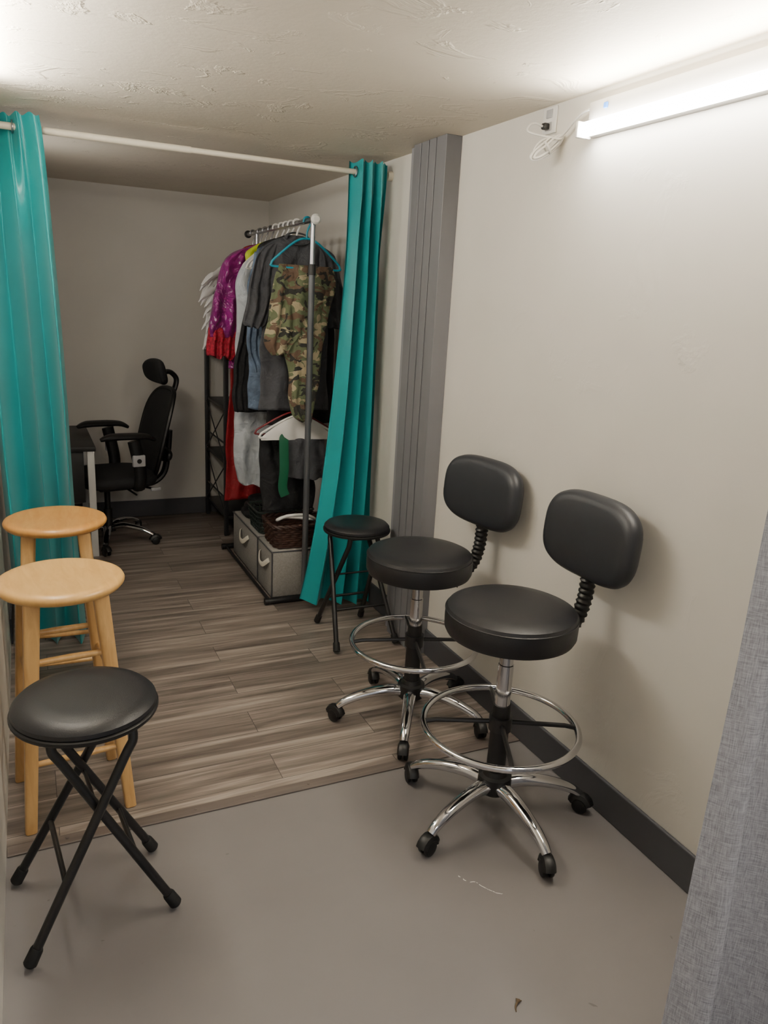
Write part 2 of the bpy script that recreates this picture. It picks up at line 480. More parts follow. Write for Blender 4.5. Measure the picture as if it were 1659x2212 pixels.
def curtain(name, label, m, y0, ztop, xl, xr, zbot, folds, amp, ph, rodz, group=None, yout=lambda s, k: 0, nx=200, nz=50, irr=.25, grom=()):
    o = (xl(0), y0, rodz)
    t = thing(name, label, 'curtain', o, 0, group)
    bm = B(); rows = []
    for j in range(nz+1):
        k = j/nz; row = []
        for i in range(nx+1):
            s = i/nx
            z = ztop+(zbot(s)-ztop)*k+.006*math.sin(2*PI*folds*2*s)*(1-k)**8
            sw = s+irr*.12*math.sin(2*PI*s+.8)*min(1, k*2)+.015*math.sin(3*k+4*s)
            th = 2*PI*folds*sw+ph
            A = amp(k)*(1+irr*math.sin(5.3*s*folds+1.7)*min(1, k*3))
            y = y0+A*math.sin(th)+.2*A*math.sin(2*th+1.3*k)*k+yout(s, k)+.006*mnoise.noise(V(s*7, k*4, folds))*min(1, k*4)
            x = xl(k)+(xr(k)-xl(k))*s+.12*A*math.sin(2*th)*(4*s*(1-s))+.006*math.sin(9*k+s*11)*k
            row.append(bm.verts.new((x-o[0], y-o[1], z-o[2])))
        rows.append(row)
    for A_, B_ in zip(rows, rows[1:]):
        for i in range(nx): bm.faces.new((A_[i], A_[i+1], B_[i+1], B_[i]))
    make('fabric', bm, m, t, ang=180)
    for s in grom:
        x = xl(0)+(xr(0)-xl(0))*s
        bm = B(); ring(bm, (x-o[0], 0, 0), .021, .0035, 'x', 24, 8); make('grommet', bm, M_STEEL, t)
    return t
curtain('curtain', 'teal satin curtain bunched at the right wall beside the clothes rack', M_TEAL, YR, ZR+.045,
        lambda k: 1.40-.20*k**2.4, lambda k: 1.562+.012*k, lambda s: .065-.05*s, 3.4, lambda k: .016+.032*sstep(0, .25, k), .4, ZR,
        yout=lambda s, k: -.03*k*(1-s)+(.03-.068*sstep(.05, .22, s))*(1-sstep(.02, .22, k)), grom=(.10,))
curtain('curtain', 'teal satin curtain bunched at the left wall behind the wooden stools', M_TEAL, YR, ZR+.045,
        lambda k: XL+.02, lambda k: .105+.065*k**.6, lambda s: .02, 2.5, lambda k: .016+.046*sstep(0, .3, k), 2.9, ZR, irr=.3,
        yout=lambda s, k: (.034-.074*sstep(.54, .66, s))*(1-sstep(.02, .25, k)), grom=(.58,))
t = thing('curtain_rod', 'rod over the doorway carrying the grey linen curtain', 'curtain rod', (.5, .74, 2.12))
bm = B(); tube(bm, [(0, 0, 0), (1.1, 0, 0)], .012, 14); make('rod', bm, M_RODW, t)
for x0 in (0., 1.07):
    bm = B(); tube(bm, [(x0, 0, 0), (x0+.03, 0, 0)], .02, 16); make('end_cap', bm, M_RODW, t)
curtain('curtain', 'grey woven linen curtain at the right edge of the foreground', M_LINEN, .74, 2.15,
        lambda k: .982-.06*k, lambda k: 1.57, lambda s: .03, 3, lambda k: .035+.03*k, PI, 2.12, irr=.15, grom=(1/6, 2/6, 3/6, 4/6, 5/6))

# ------------------------------------------------------------------ drafting stools with backs
XYZ = Matrix(((0, 0, 1, 0), (1, 0, 0, 0), (0, 1, 0, 0), (0, 0, 0, 1)))
def caster(t, leg, x, y, ang):
    bm = B()
    M = Matrix.Translation((x, y, 0)) @ Matrix.Rotation(ang, 4, 'Z')
    for s in (-1, 1):
        lathe(bm, [(0, -.008), (.018, -.008), (.024, -.005), (.0255, 0), (.024, .005), (.018, .008), (0, .008)], 22,
              M @ Matrix.Translation((.008, s*.0115, .0256)) @ Matrix.Rotation(PI/2, 4, 'X'))
    hood = []
    for i in range(7):
        a = PI*.08+PI*.86*i/6
        hood.append(M @ V(.008+.0275*math.cos(a), 0, .0262+.0275*math.sin(a)))
    tube(bm, hood, .017, 8, up=M.to_3x3() @ V(0, 1, 0), flat=1.2)
    tube(bm, [M @ V(0, 0, .045), M @ V(0, 0, .072)], .009, 10)
    make('caster', bm, M_BLACKP, leg)

def draft_stool(loc, H, a0, brz, label, spoke, bw, bz, yaw):
    t = thing('drafting_stool', label, 'stool', loc, 0, 'wheeled stools with backrests')
    R = .196
    bm = B()
    lathe(bm, [(0, H-.092), (R-.02, H-.092), (R-.006, H-.086), (R, H-.074), (R+.001, H-.045), (R, H-.022), (R-.001, H-.020), (R-.002, H-.018),
               (R-.006, H-.009), (R-.022, H-.0015), (R-.06, H+.002), (R*.4, H+.001), (0, H)], 64)
    make('seat', bm, M_VINYL, t)
    bm = B(); ring(bm, (0, 0, H-.02), R-.0005, .0022, 'z', 72, 6); make('piping', bm, M_VINYL, t)
    bm = B(); box(bm, (-.09, -.09, H-.112), (.09, .09, H-.092), .006)
    make('seat_plate', bm, M_BLACKM, t)
    bm = B(); c, s = math.cos(-.6), math.sin(-.6)
    tube(bm, [(0, 0, H-.11), (c*.11, s*.11, H-.112), (c*.15, s*.15, H-.122)], [.006, .006, .011], 8); make('lever', bm, M_BLACKP, t)
    # back support bellows
    MB = Matrix.Rotation(brz, 4, 'Z')
    path = smooth([(.10, 0, H-.108), (.17, 0, H-.106), (.222, 0, H-.075), (.246, 0, H-.01), (.252, 0, H+.06), (.254, 0, H+.12)], 13)
    rad = [.0225+.003*math.cos(i*2*PI/3.25) for i in range(len(path))]
    bm = B(); tube(bm, [MB @ p for p in path], rad, 16); make('back_support', bm, M_BLACKP, t, ang=70)
    bm = B()
    M = MB @ Matrix.Translation((.252, 0, H+bz)) @ Matrix.Rotation(yaw, 4, 'Z') @ Matrix.Rotation(math.radians(5), 4, 'Y') @ XYZ
    pad(bm, bw, .130, .068, M, 3.2, curve=-.5, crown=.005)
    make('backrest', bm, M_VINYL2, t)
    # column
    bm = B(); lathe(bm, [(0, H-.10), (.021, H-.10), (.021, H-.19), (.0235, H-.192), (.0235, .385), (.0, .385)], 24); make('gas_lift', bm, M_CHROME, t)
    bm = B(); lathe(bm, [(0, .39), (.027, .39), (.028, .375), (.03, .15), (.0, .15)], 24); make('column_sleeve', bm, M_BLACKP, t)
    # foot ring
    bm = B(); ring(bm, (0, 0, .318), .238, .0105, 'z', 80, 12); make('foot_ring', bm, M_CHROME, t)
    bm = B()
    for k in range(4):
        a = spoke+k*PI/2
        tube(bm, [(.02*math.cos(a), .02*math.sin(a), .33), (.2*math.cos(a), .2*math.sin(a), .326), (.232*math.cos(a), .232*math.sin(a), .32)], .0075, 8)
    lathe(bm, [(.024, .35), (.036, .35), (.036, .305), (.024, .305)], 24)
    make('spoke_collar', bm, M_BLACKM, t)
    bm = B(); lathe(bm, [(0, .165), (.034, .165), (.04, .15), (.052, .145), (.055, .10), (.04, .085), (0, .085)], 28); make('hub', bm, M_BLACKP, t)
    for k in range(5):
        a = a0+k*2*PI/5; c, s = math.cos(a), math.sin(a)
        P3 = smooth([V(c*r, s*r, z) for r, z in ((.035, .116), (.09, .122), (.15, .116), (.21, .102), (.26, .082), (.285, .064))], 5)
        n = len(P3); rr = [.0265-.011*i/(n-1) for i in range(n)]
        bm = B(); tube(bm, P3, rr, 14, up=(0, 0, 1), flat=.85)
        leg = make('base_leg', bm, M_CHROME, t)
        caster(t, leg, c*.287, s*.287, a+random.uniform(-1, 1))
    return t
draft_stool((1.258, 1.72, 0), .716, math.radians(-90), math.radians(-6), 'black wheeled stool with backrest and chrome foot ring, nearer of the two', math.radians(-25), .192, .196, math.radians(8))
draft_stool((1.274, 2.34, 0), .688, math.radians(95), math.radians(-3), 'black wheeled stool with backrest standing behind the nearer one', math.radians(-18), .203, .207, math.radians(12))

# ------------------------------------------------------------------ folding stools
def fold_stool(loc, rz, H, R, fx, fy, label):
    t = thing('folding_stool', label, 'stool', loc, rz, 'black folding stools')
    bm = B()
    lathe(bm, [(0, H-.030), (R-.008, H-.030), (R-.004, H-.027), (R-.005, H-.017), (R-.016, H-.006), (R-.04, H), (R*.5, H+.001), (0, H+.001)], 64)
    make('seat', bm, M_VINYL, t)
    bm = B(); lathe(bm, [(0, H-.046), (R-.012, H-.046), (R-.002, H-.043), (R, H-.039), (R, H-.033), (R-.004, H-.030), (0, H-.030)], 64); make('seat_rim', bm, M_BLACKP, t)
    tx = .098
    for sx in (1, -1):
        wy = fy-.032 if sx > 0 else fy
        ty = .072 if sx > 0 else .095
        def lp(q, sy):
            return V(-sx*tx*(1-q)+sx*fx*q, sy*(ty*(1-q)+wy*q), (H-.075)*(1-q)+.012*q)
        for sy in (1, -1):
            bm = B()
            e = lp(1, sy)
            pts = smooth([V(-sx*tx*.85, sy*ty*.9, H-.048), lp(.03, sy), lp(.12, sy), lp(.5, sy), lp(.8, sy), e], 5)
            tube(bm, pts, .0115, 12)
            leg = make('leg', bm, M_BLACKM, t)
            d = (e-lp(.6, sy)).normalized()
            bm = B(); tube(bm, [e-d*.045, e-d*.04, e-d*.005, e], [.0135, .0155, .0165, .0125], 14); make('rubber_foot', bm, M_RUBBER, leg)
        bm = B(); tube(bm, [lp(.66, 1), lp(.66, -1)], .007, 10); make('crossbar', bm, M_BLACKM, t)
        bm = B(); tube(bm, [V(-sx*tx*.85, -ty*.9, H-.054), V(-sx*tx*.85, ty*.9, H-.054)], .0105, 10); make('top_bar', bm, M_BLACKM, t)
    q = tx/(tx+fx)
    bm = B(); tube(bm, [(0, -.115, (H-.075)*(1-q)), (0, .115, (H-.075)*(1-q))], .005, 10); make('pivot_rod', bm, M_BLACKM, t)
    return t
fold_stool((.077, 1.787, 0), .10, .606, .171, .178, .150, 'black padded folding stool in the left foreground with crossed legs')
fold_stool((1.352, 3.115, 0), PI/2, .572, .157, .178, .150, 'small black folding stool in front of the right teal curtain')

# ------------------------------------------------------------------ wooden stools
def wood_stool(loc, rz, H, R, sm, label):
    t = thing('wooden_stool', label, 'stool', loc, rz, 'round wooden stools')
    bm = B()
    lathe(bm, [(0, H-.036), (R-.03, H-.036), (R-.01, H-.031), (R-.001, H-.02), (R, H-.014), (R-.004, H-.006), (R-.014, H-.001), (R-.03, H), (R*.5, H-.003), (0, H-.004)], 64)
    make('seat', bm, sm, t)
    def lp(sx, sy, z):
        k = 1-z/(H-.034); a = .092+.05*k; return V(sx*a, sy*a, z)
    for sx in (1, -1):
        for sy in (1, -1):
            bm = B(); rows = []
            zs = [0, .004, H*.3, H*.6, H-.034]
            for z in zs:
                c = lp(sx, sy, z); w = .0165+.006*(z/H)-(.003 if z == 0 else 0)
                row = []
                for k in range(24):
                    th = 2*PI*k/24; cc, ss = math.cos(th), math.sin(th)
                    row.append(bm.verts.new(c+V(math.copysign(abs(cc)**.45, cc)*w, math.copysign(abs(ss)**.45, ss)*w, 0)))
                rows.append(row)
            for A_, B_ in zip(rows, rows[1:]):
                for k in range(24): bm.faces.new((A_[k], A_[(k+1) % 24], B_[(k+1) % 24], B_[k]))
            bm.faces.new(rows[0]); bm.faces.new(rows[-1])
            make('leg', bm, M_LEGWOOD, t)
    for z, ax in ((.21, 0), (.52, 0), (.275, 1), (.455, 1)):
        for s in (1, -1):
            p, q = (lp(-1, s, z), lp(1, s, z)) if ax == 0 else (lp(s, -1, z), lp(s, 1, z))
            bm = B(); tube(bm, [p, p.lerp(q, .25), p.lerp(q, .5), p.lerp(q, .75), q], [.008, .0095, .0105, .0095, .008], 12); make('stretcher', bm, M_LEGWOOD, t)
    return t
wood_stool((.052, 2.287, 0), .10, .735, .178, M_SEATWOOD, 'pale round wooden stool directly behind the black folding stool')
wood_stool((.062, 2.935, 0), -.05, .735, .178, M_SEATWOOD2, 'orange-toned round wooden stool, farther of the two, beside the left curtain')

# ------------------------------------------------------------------ desk and office chair
t = thing('desk', 'black-topped desk with white legs behind the left curtain', 'desk', (.1, 5.0, 0))
bm = B(); box(bm, (-.228, -.38, .645), (.235, .4, .672), .004); make('tabletop', bm, M_DESK, t)
bm = B(); box(bm, (-.22, -.335, .33), (.17, -.32, .645), .003); make('side_panel', bm, M_DESK, t)
for x in (-.2, .207):
    for y in (-.352, .37):
        bm = B(); box(bm, (x-.02, y-.02, 0), (x+.02, y+.02, .645), .004); make('leg', bm, M_WHITEP, t)

t = thing('office_chair', 'black mesh office chair with headrest, pulled up to the desk', 'chair', (.485, 4.93, 0), .19)
OX = -.075
bm = B(); pad(bm, .25, .235, .075, Matrix.Translation((OX*.4, 0, .425)) @ Matrix.Rotation(PI/2, 4, 'Z'), 3.5, crown=.006); make('seat', bm, M_MESH, t)
lean = math.radians(15)
MBk = Matrix.Translation((.27, 0, .69)) @ Matrix.Rotation(lean, 4, 'Y') @ XYZ
bm = B(); pad(bm, .215, .285, .028, MBk, 3, curve=-.9); make('backrest', bm, M_MESH, t)
bm = B(); fp = []
for k in range(48):
    th = 2*PI*k/48; c, s = math.cos(th), math.sin(th)
    x = math.copysign(abs(c)**.67, c)*.218; y = math.copysign(abs(s)**.67, s)*.288
    fp.append(MBk @ V(x, y, -.9*x*x))
tube(bm, fp, .014, 8, closed=True); make('back_frame', bm, M_BLACKP, t)
bm = B(); pad(bm, .13, .05, .04, Matrix.Translation((.29, 0, .55)) @ Matrix.Rotation(lean, 4, 'Y') @ XYZ, 2.5); make('lumbar_support', bm, M_BLACKP, t)
bm = B(); tube(bm, smooth([(.05, 0, .37), (.2, 0, .36), (.29, 0, .42), (.32, 0, .55), (.335, 0, .7)], 6), .02, 10, up=(0, 1, 0), flat=1.6); make('back_spine', bm, M_BLACKP, t)
bm = B(); tube(bm, smooth([(.34, 0, .9), (.378, 0, .97), (.388, 0, 1.03), (.35, 0, 1.07), (.31, 0, 1.07)], 6), .016, 10, up=(0, 1, 0), flat=1.5); make('headrest_stem', bm, M_BLACKP, t)
bm = B(); pad(bm, .165, .08, .05, Matrix.Translation((.275, 0, 1.075)) @ Matrix.Rotation(math.radians(-12), 4, 'Y') @ XYZ, 2.8, curve=-1.2); make('headrest', bm, M_MESH, t)
for s in (1, -1):
    bm = B(); tube(bm, smooth([(.05, s*.2, .395), (.05, s*.25, .40), (.055, s*.262, .5), (.02, s*.262, .69)], 6), .021, 10, up=(1, 0, 0), flat=1.8)
    arm = make('armrest', bm, M_BLACKP, t)
    bm = B(); tube(bm, smooth([(-.17, s*.25, .703), (-.11, s*.255, .718), (.02, s*.26, .718), (.10, s*.255, .712), (.15, s*.25, .688)], 5), [.02, .042, .042, .036, .02], 14, up=(0, 0, 1), flat=.5); make('arm_pad', bm, M_BLACKP, arm)
    bm = B(); box(bm, (.005, s*.275-.013, .535), (.08, s*.275+.013, .605), .006)
    make('arm_bracket', bm, M_GREYPL, arm)
    bm = B(); lathe(bm, [(0, .015), (.014, .015), (.014, -.015), (0, -.015)], 16, Matrix.Translation((.042, s*.275, .57)) @ Matrix.Rotation(PI/2, 4, 'X')); make('knob', bm, M_BLACKP, arm)
bm = B(); box(bm, (-.14, -.08, .345), (.13, .08, .388), .01); tube(bm, [(.02, -.08, .36), (.03, -.25, .355)], .006, 8)
tube(bm, [(.10, -.07, .365), (.17, -.19, .365)], .007, 8); make('tilt_mechanism', bm, M_BLACKP, t)
bm = B(); box(bm, (.14, -.2, .355), (.20, -.185, .375), .003); make('tilt_lever', bm, M_GREYPL, t)
bm = B(); lathe(bm, [(0, .35), (.018, .35), (.018, .22), (.026, .22), (.026, .10), (.045, .10), (.045, .075), (0, .075)], 20, Matrix.Translation((OX, 0, 0))); make('gas_lift', bm, M_BLACKP, t)
for k in range(5):
    a = math.radians(-38)+k*2*PI/5; c, s = math.cos(a), math.sin(a)
    P3 = smooth([V(OX+c*r, s*r, z) for r, z in ((.03, .10), (.1, .115), (.2, .10), (.26, .08), (.29, .066))], 4)
    bm = B(); tube(bm, P3, [.028-.011*i/(len(P3)-1) for i in range(len(P3))], 12, up=(0, 0, 1), flat=.7)
    leg = make('base_leg', bm, M_CHROME, t); caster(t, leg, OX+c*.292, s*.292, a+.6)

# ------------------------------------------------------------------ garment rack
RX, RZ = 1.27, 1.92
t = thing('garment_rack', 'freestanding metal garment rack loaded with clothes', 'clothes rack', (RX, 3.6, 0))
for y in (0, .97):
    bm = B(); tube(bm, [(0, y, .02), (0, y, 1.70)], .0155, 16); post = make('post', bm, M_DGREY, t)
    bm = B(); tube(bm, [(0, y, 1.68), (0, y, RZ)], .012, 14); make('post_extension', bm, M_STEEL, post)
    bm = B(); lathe(bm, [(0, 1.72), (.018, 1.72), (.019, 1.70), (.019, 1.67), (0, 1.67)], 16, Matrix.Translation((0, y, 0))); make('collar', bm, M_BLACKP, post)
    bm = B(); tube(bm, [(-.20, y, .018), (.24, y, .018)], .0165, 14, up=(0, 0, 1), flat=1)
    foot = make('base_foot', bm, M_BLACKM, t)
    for x in (-.205, .235):
        bm = B(); tube(bm, [(x, y, .018), (x+.016, y, .018)] if x > 0 else [(x-.01, y, .018), (x+.01, y, .018)], .018, 14); make('end_cap', bm, M_BLACKP, foot)
bm = B(); tube(bm, [(0, -.03, RZ), (0, 1.17, RZ)], .0125, 16); make('hanging_rail', bm, M_STEEL, t)
bm = B(); lathe(bm, [(0, -.012), (.018, -.012), (.024, -.004), (.024, .006), (.014, .016), (0, .016)], 24, Matrix.Translation((0, -.035, RZ)) @ Matrix.Rotation(PI/2, 4, 'X')); make('rail_end_cap', bm, M_WHITEP, t)
bm = B(); lathe(bm, [(0, -.012), (.018, -.012), (.022, -.004), (.022, .006), (0, .012)], 20, Matrix.Translation((0, 1.172, RZ)) @ Matrix.Rotation(PI/2, 4, 'X')); make('rail_end_cap', bm, M_BLACKP, t)
bm = B(); tube(bm, [(-.187, .0, .018), (-.187, .97, .018)], .009, 10); make('base_rail', bm, M_BLACKM, t)
bm = B(); tube(bm, [(0, 0, 1.05), (0, .175, 1.05), (0, .195, 1.055), (0, .20, 1.075)], .006, 8); make('side_hook', bm, M_BLACKM, t)

def hanger(y, m, label, hw=.19, thick=.0045, z=RZ, x=RX, drop=.13, tilt=0, group='hangers on the rack', rod=.0125):
    t = thing('clothes_hanger', label, 'hanger', (x, y, z), tilt, group)
    r = rod+thick
    pts = [V(r*math.cos(a), 0, r*math.sin(a)) for a in [PI*1.12-PI*1.12*i/12 for i in range(13)]]
    pts += [V(r*.95, 0, -.012), V(.006, 0, -.035), V(0, 0, -.055), V(0, 0, -.08)]
    bm = B(); tube(bm, smooth(pts, 2), thick*.9, 10); make('hook', bm, M_STEEL if m is M_BLACKP else m, t)
    bm = B()
    sh = smooth([(0, 0, -.08), (hw*.35, 0, -.10), (hw*.9, 0, -.08-drop*.8), (hw, 0, -.08-drop), (hw*.93, 0, -.08-drop-.012), (0, 0, -.08-drop-.014),
                 (-hw*.93, 0, -.08-drop-.012), (-hw, 0, -.08-drop), (-hw*.9, 0, -.08-drop*.8), (-hw*.35, 0, -.10)], 4, closed=True)
    tube(bm, sh, thick, 8, closed=True); make('frame', bm, m, t)
    return t

def gpiece(bm, rows, y, th, folds=5, amp=.012, ph=0., seg=110, dens=11, wr=.016, hem=.014):
    """draped cloth: rows = (z, x_left, x_right) from top to bottom; closed sheet-like tube with folds and wrinkles"""
    R = []
    P = smooth([V(*r) for r in rows], dens)
    n = len(P)
    for i, p in enumerate(P):
        z, xl, xr = p
        k = i/(n-1); c = (xl+xr)/2; w = (xr-xl)/2
        row = []
        for j in range(seg):
            a = 2*PI*j/seg; ca, sa = math.cos(a), math.sin(a)
            u = math.copysign(abs(ca)**.8, ca)
            tt = th*(.45+.55*min(1, k*4))
            q = V((c+w*u)*17, (1 if sa > 0 else 2)*3+ph, z*4+ph)
            q2 = V((c+w*u)*26+z*14, (1 if sa > 0 else 2)*3+ph, z*22-(c+w*u)*9)
            g = min(1, k*3+.15)
            yy = tt*.5*math.copysign(abs(sa)**.7, sa)+amp*g*math.sin(folds*u*1.7+ph+1.2*k)
            yy += wr*g*mnoise.noise(q)*abs(sa)**.5+wr*.45*g*mnoise.noise(q2)*abs(sa)**.5
            dx = .012*mnoise.noise(V(ph, u*.5, z*9))*g
            dz = hem*mnoise.noise(V(u*2.2+ph, ph, 0))*k*k
            row.append(bm.verts.new((c+w*u+dx, y+yy, z+dz)))
        R.append(row)
    for A_, B_ in zip(R, R[1:]):
        for j in range(seg): bm.faces.new((A_[j], A_[(j+1) % seg], B_[(j+1) % seg], B_[j]))
    bm.faces.new(R[0][::-1]); bm.faces.new(R[-1])

def garment(name, label, cat, m, pieces, y, th, group='clothes on the rack', folds=5, amp=.008, origin=None, wr=.016, hem=.014):
    bm = B()
    for i, rows in enumerate(pieces): gpiece(bm, rows, y+(.0 if i == 0 else -.004), th*(1 if i == 0 else .9), folds, amp, i*1.3+y*7, wr=wr, hem=hem)
    o = make(name, bm, m, origin=origin or (RX, y, max(p[0][0] for p in pieces)), ang=180)
    return tag(o, label, cat, group)

# nearest: teal hanger with camouflage trousers over its bar
hanger(3.685, M_TEALP, 'teal plastic hanger holding the camouflage trousers at the near rail end', hw=.175, thick=.0055, drop=.125)
garment('trousers', 'green and brown camouflage trousers folded over the teal hanger', 'trousers', M_CAMO,
        [[(1.716, 1.135, 1.405), (1.69, 1.125, 1.42), (1.60, 1.12, 1.42), (1.52, 1.13, 1.40), (1.44, 1.16, 1.38), (1.38, 1.18, 1.36)],
         [(1.68, 1.12, 1.24), (1.58, 1.095, 1.25), (1.48, 1.085, 1.25), (1.38, 1.065, 1.235), (1.33, 1.07, 1.20), (1.29, 1.10, 1.18)],
         [(1.60, 1.20, 1.40), (1.45, 1.18, 1.385), (1.32, 1.17, 1.37), (1.2, 1.19, 1.355), (1.02, 1.205, 1.325), (.975, 1.225, 1.32), (.955, 1.26, 1.31)]], 3.69, .05, wr=.022, hem=.035)
hanger(3.84, M_WHITEP, 'white plastic hanger inside the charcoal short-sleeved shirt', hw=.185, thick=.006)
sh = thing('shirt', 'charcoal short-sleeved shirt hanging behind the camouflage trousers', 'shirt', (RX, 3.845, 1.87), 0, 'clothes on the rack')
def rel(rows): return [(z-1.87, a-RX, b-RX) for z, a, b in rows]
bm = B(); gpiece(bm, rel([(1.862, 1.235, 1.305), (1.85, 1.20, 1.345), (1.825, 1.14, 1.40), (1.78, 1.09, 1.455), (1.68, 1.085, 1.46), (1.5, 1.09, 1.45), (1.2, 1.09, 1.45), (.99, 1.085, 1.46)]), 0, .05, 5, .008, 1.2, wr=.02)
make('body', bm, M_CHAR, sh, ang=180)
for rows, ph in (([(1.815, 1.13, 1.18), (1.78, 1.08, 1.17), (1.70, 1.045, 1.16), (1.58, 1.02, 1.15), (1.44, 1.00, 1.12), (1.41, 1.01, 1.10)], .4),
                 ([(1.815, 1.37, 1.42), (1.78, 1.38, 1.47), (1.70, 1.39, 1.50), (1.58, 1.40, 1.535), (1.42, 1.43, 1.545)], 2.)):
    bm = B(); gpiece(bm, rel(rows), -.004, .05, 5, .008, ph, wr=.02); make('sleeve', bm, M_CHAR, sh, ang=180)
bm = B(); tube(bm, smooth([(-.062, -.022, -.03), (-.045, -.012, -.004), (0, .008, .006), (.045, -.012, -.004), (.062, -.022, -.03), (.025, -.036, -.05), (-.025, -.036, -.05)], 5, closed=True), .012, 8, closed=True, up=(0, 0, 1), flat=.35); make('collar', bm, M_CHAR, sh, ang=180)
hanger(3.93, M_WHITEP, 'white plastic hanger inside the black shirt behind the charcoal one', hw=.185, thick=.006)
garment('shirt', 'long black shirt hanging behind the charcoal shirt by the wall side', 'shirt', M_BLACKC,
        [[(1.865, 1.23, 1.31), (1.82, 1.14, 1.41), (1.76, 1.12, 1.50), (1.5, 1.14, 1.52), (1.1, 1.15, 1.52), (.9, 1.15, 1.51)]], 3.93, .045)
hanger(4.01, M_WHITEP, 'white plastic hanger inside the denim jacket', hw=.185, thick=.006)
garment('jacket', 'faded blue denim jacket hanging between dark garments', 'jacket', M_DENIM,
        [[(1.855, 1.24, 1.31), (1.81, 1.15, 1.39), (1.76, 1.11, 1.44), (1.5, 1.08, 1.45), (1.2, 1.075, 1.45), (.975, 1.07, 1.45)],
         [(1.78, 1.10, 1.18), (1.6, 1.07, 1.17), (1.35, 1.06, 1.15), (1.17, 1.10, 1.18)]], 4.01, .045)
hanger(4.09, M_WHITEP, 'white plastic hanger inside the black jacket', hw=.185, thick=.006)
garment('jacket', 'black jacket hanging between the denim and the white garment bag', 'jacket', M_BLACKC,
        [[(1.86, 1.23, 1.31), (1.82, 1.15, 1.39), (1.74, 1.14, 1.46), (1.6, 1.11, 1.46), (1.4, 1.07, 1.46), (1.1, 1.03, 1.46), (.945, 1.02, 1.45)],
         [(1.70, 1.13, 1.18), (1.5, 1.08, 1.16), (1.3, 1.03, 1.14), (1.1, 1.01, 1.12), (.95, 1.01, 1.10)]], 4.095, .045)
hanger(4.195, M_WHITEP, 'white plastic hanger inside the clear garment bag', hw=.18, thick=.006)
garment('garment_bag', 'thin white plastic garment bag hanging down past the other clothes', 'garment bag', M_PLBAG,
        [[(1.85, 1.24, 1.30), (1.81, 1.19, 1.37), (1.72, 1.085, 1.44), (1.6, 1.055, 1.44), (1.4, 1.05, 1.44), (1.0, 1.05, 1.42), (.7, 1.04, 1.40), (.55, 1.06, 1.36), (.51, 1.09, 1.32)]], 4.195, .07, amp=.010, wr=.022, hem=.04)
hanger(4.29, M_BLACKP, 'thin black hanger inside the lime yellow top', hw=.15)
garment('top', 'lime yellow top whose shoulder shows above the white garment bag', 'top', M_LIME,
        [[(1.855, 1.235, 1.31), (1.83, 1.18, 1.37), (1.79, 1.125, 1.42), (1.74, 1.125, 1.43), (1.6, 1.14, 1.44), (1.3, 1.14, 1.45), (1.2, 1.14, 1.45)]], 4.29, .03, amp=.006, wr=.008)
hanger(4.40, M_BLACKP, 'thin black hanger inside the magenta robe', hw=.19)
ro = thing('robe', 'magenta satin robe with a red lace hem', 'robe', (RX, 4.40, 1.87), 0, 'clothes on the rack')
bm = B(); gpiece(bm, rel([(1.85, 1.235, 1.31), (1.815, 1.15, 1.39), (1.76, 1.06, 1.47), (1.6, 1.05, 1.47), (1.3, 1.06, 1.46), (1.15, 1.06, 1.46)]), 0, .06, 6, .010, .5, wr=.016)
make('body', bm, M_MAGENTA, ro, ang=180)
bm = B(); gpiece(bm, rel([(1.815, 1.14, 1.19), (1.785, 1.075, 1.185), (1.74, 1.03, 1.17), (1.66, 1.0, 1.16), (1.55, .975, 1.14), (1.42, .955, 1.12), (1.33, .945, 1.10)]), -.01, .075, 4, .008, 2.1, wr=.034)
make('sleeve', bm, M_MAGENTA, ro, ang=180)
bm = B(); gpiece(bm, rel([(1.38, .945, 1.105), (1.32, .938, 1.11), (1.24, .93, 1.11), (1.215, .935, 1.10)]), -.010, .085, 8, .012, .3, hem=.03)
make('lace_hem', bm, M_LACE, ro, ang=180)
hanger(4.505, M_BLACKP, 'thin black hanger inside the long red gown', hw=.15)
garment('gown', 'long red gown hanging behind the white garment bag', 'gown', M_RED,
        [[(1.85, 1.24, 1.30), (1.80, 1.15, 1.36), (1.6, 1.12, 1.36), (1.2, 1.10, 1.34), (.7, 1.07, 1.32), (.34, 1.06, 1.30)]], 4.505, .035, wr=.01)
hanger(4.66, M_BLACKP, 'thin black hanger at the far rail end carrying the feather wings', hw=.17)
bm = B()
for row in range(9):
    for k in range(8):
        x0 = -.12-.016*k; z0 = -.19-.04*row-.008*k
        L = .10+.04*random.random(); a = math.radians(192+4*row+random.uniform(-22, 22)+k*3)
        d = V(math.cos(a), random.uniform(-.35, .1), math.sin(a)*.6-.15).normalized()
        n = d.cross(V(0, 1, 0)).normalized()
        y0 = random.uniform(-.05, .03)
        strip = []
        for i in range(7):
            f = i/6; w = .017*math.sin(PI*min(.97, f*.85+.1))
            c = V(x0, y0, z0)+d*L*f+V(0, 0, -.04*f*f)
            strip.append((bm.verts.new(c-n*w), bm.verts.new(c+V(0, -.008, 0)), bm.verts.new(c+n*w)))
        for A_, B_ in zip(strip, strip[1:]):
            bm.faces.new((A_[0], A_[1], B_[1], B_[0])); bm.faces.new((A_[1], A_[2], B_[2], B_[1]))
gpiece(bm, [(-.10, -.02, .02), (-.17, -.14, .1), (-.3, -.2, .12), (-.5, -.18, .12), (-.55, -.14, .1)], 0, .05, 4, .008)
o = make('feather_wings', bm, M_FEATHER, ang=60); o.location = (RX, 4.66, RZ)
tag(o, 'white feather costume wings at the far end of the rail', 'costume wings', 'clothes on the rack')

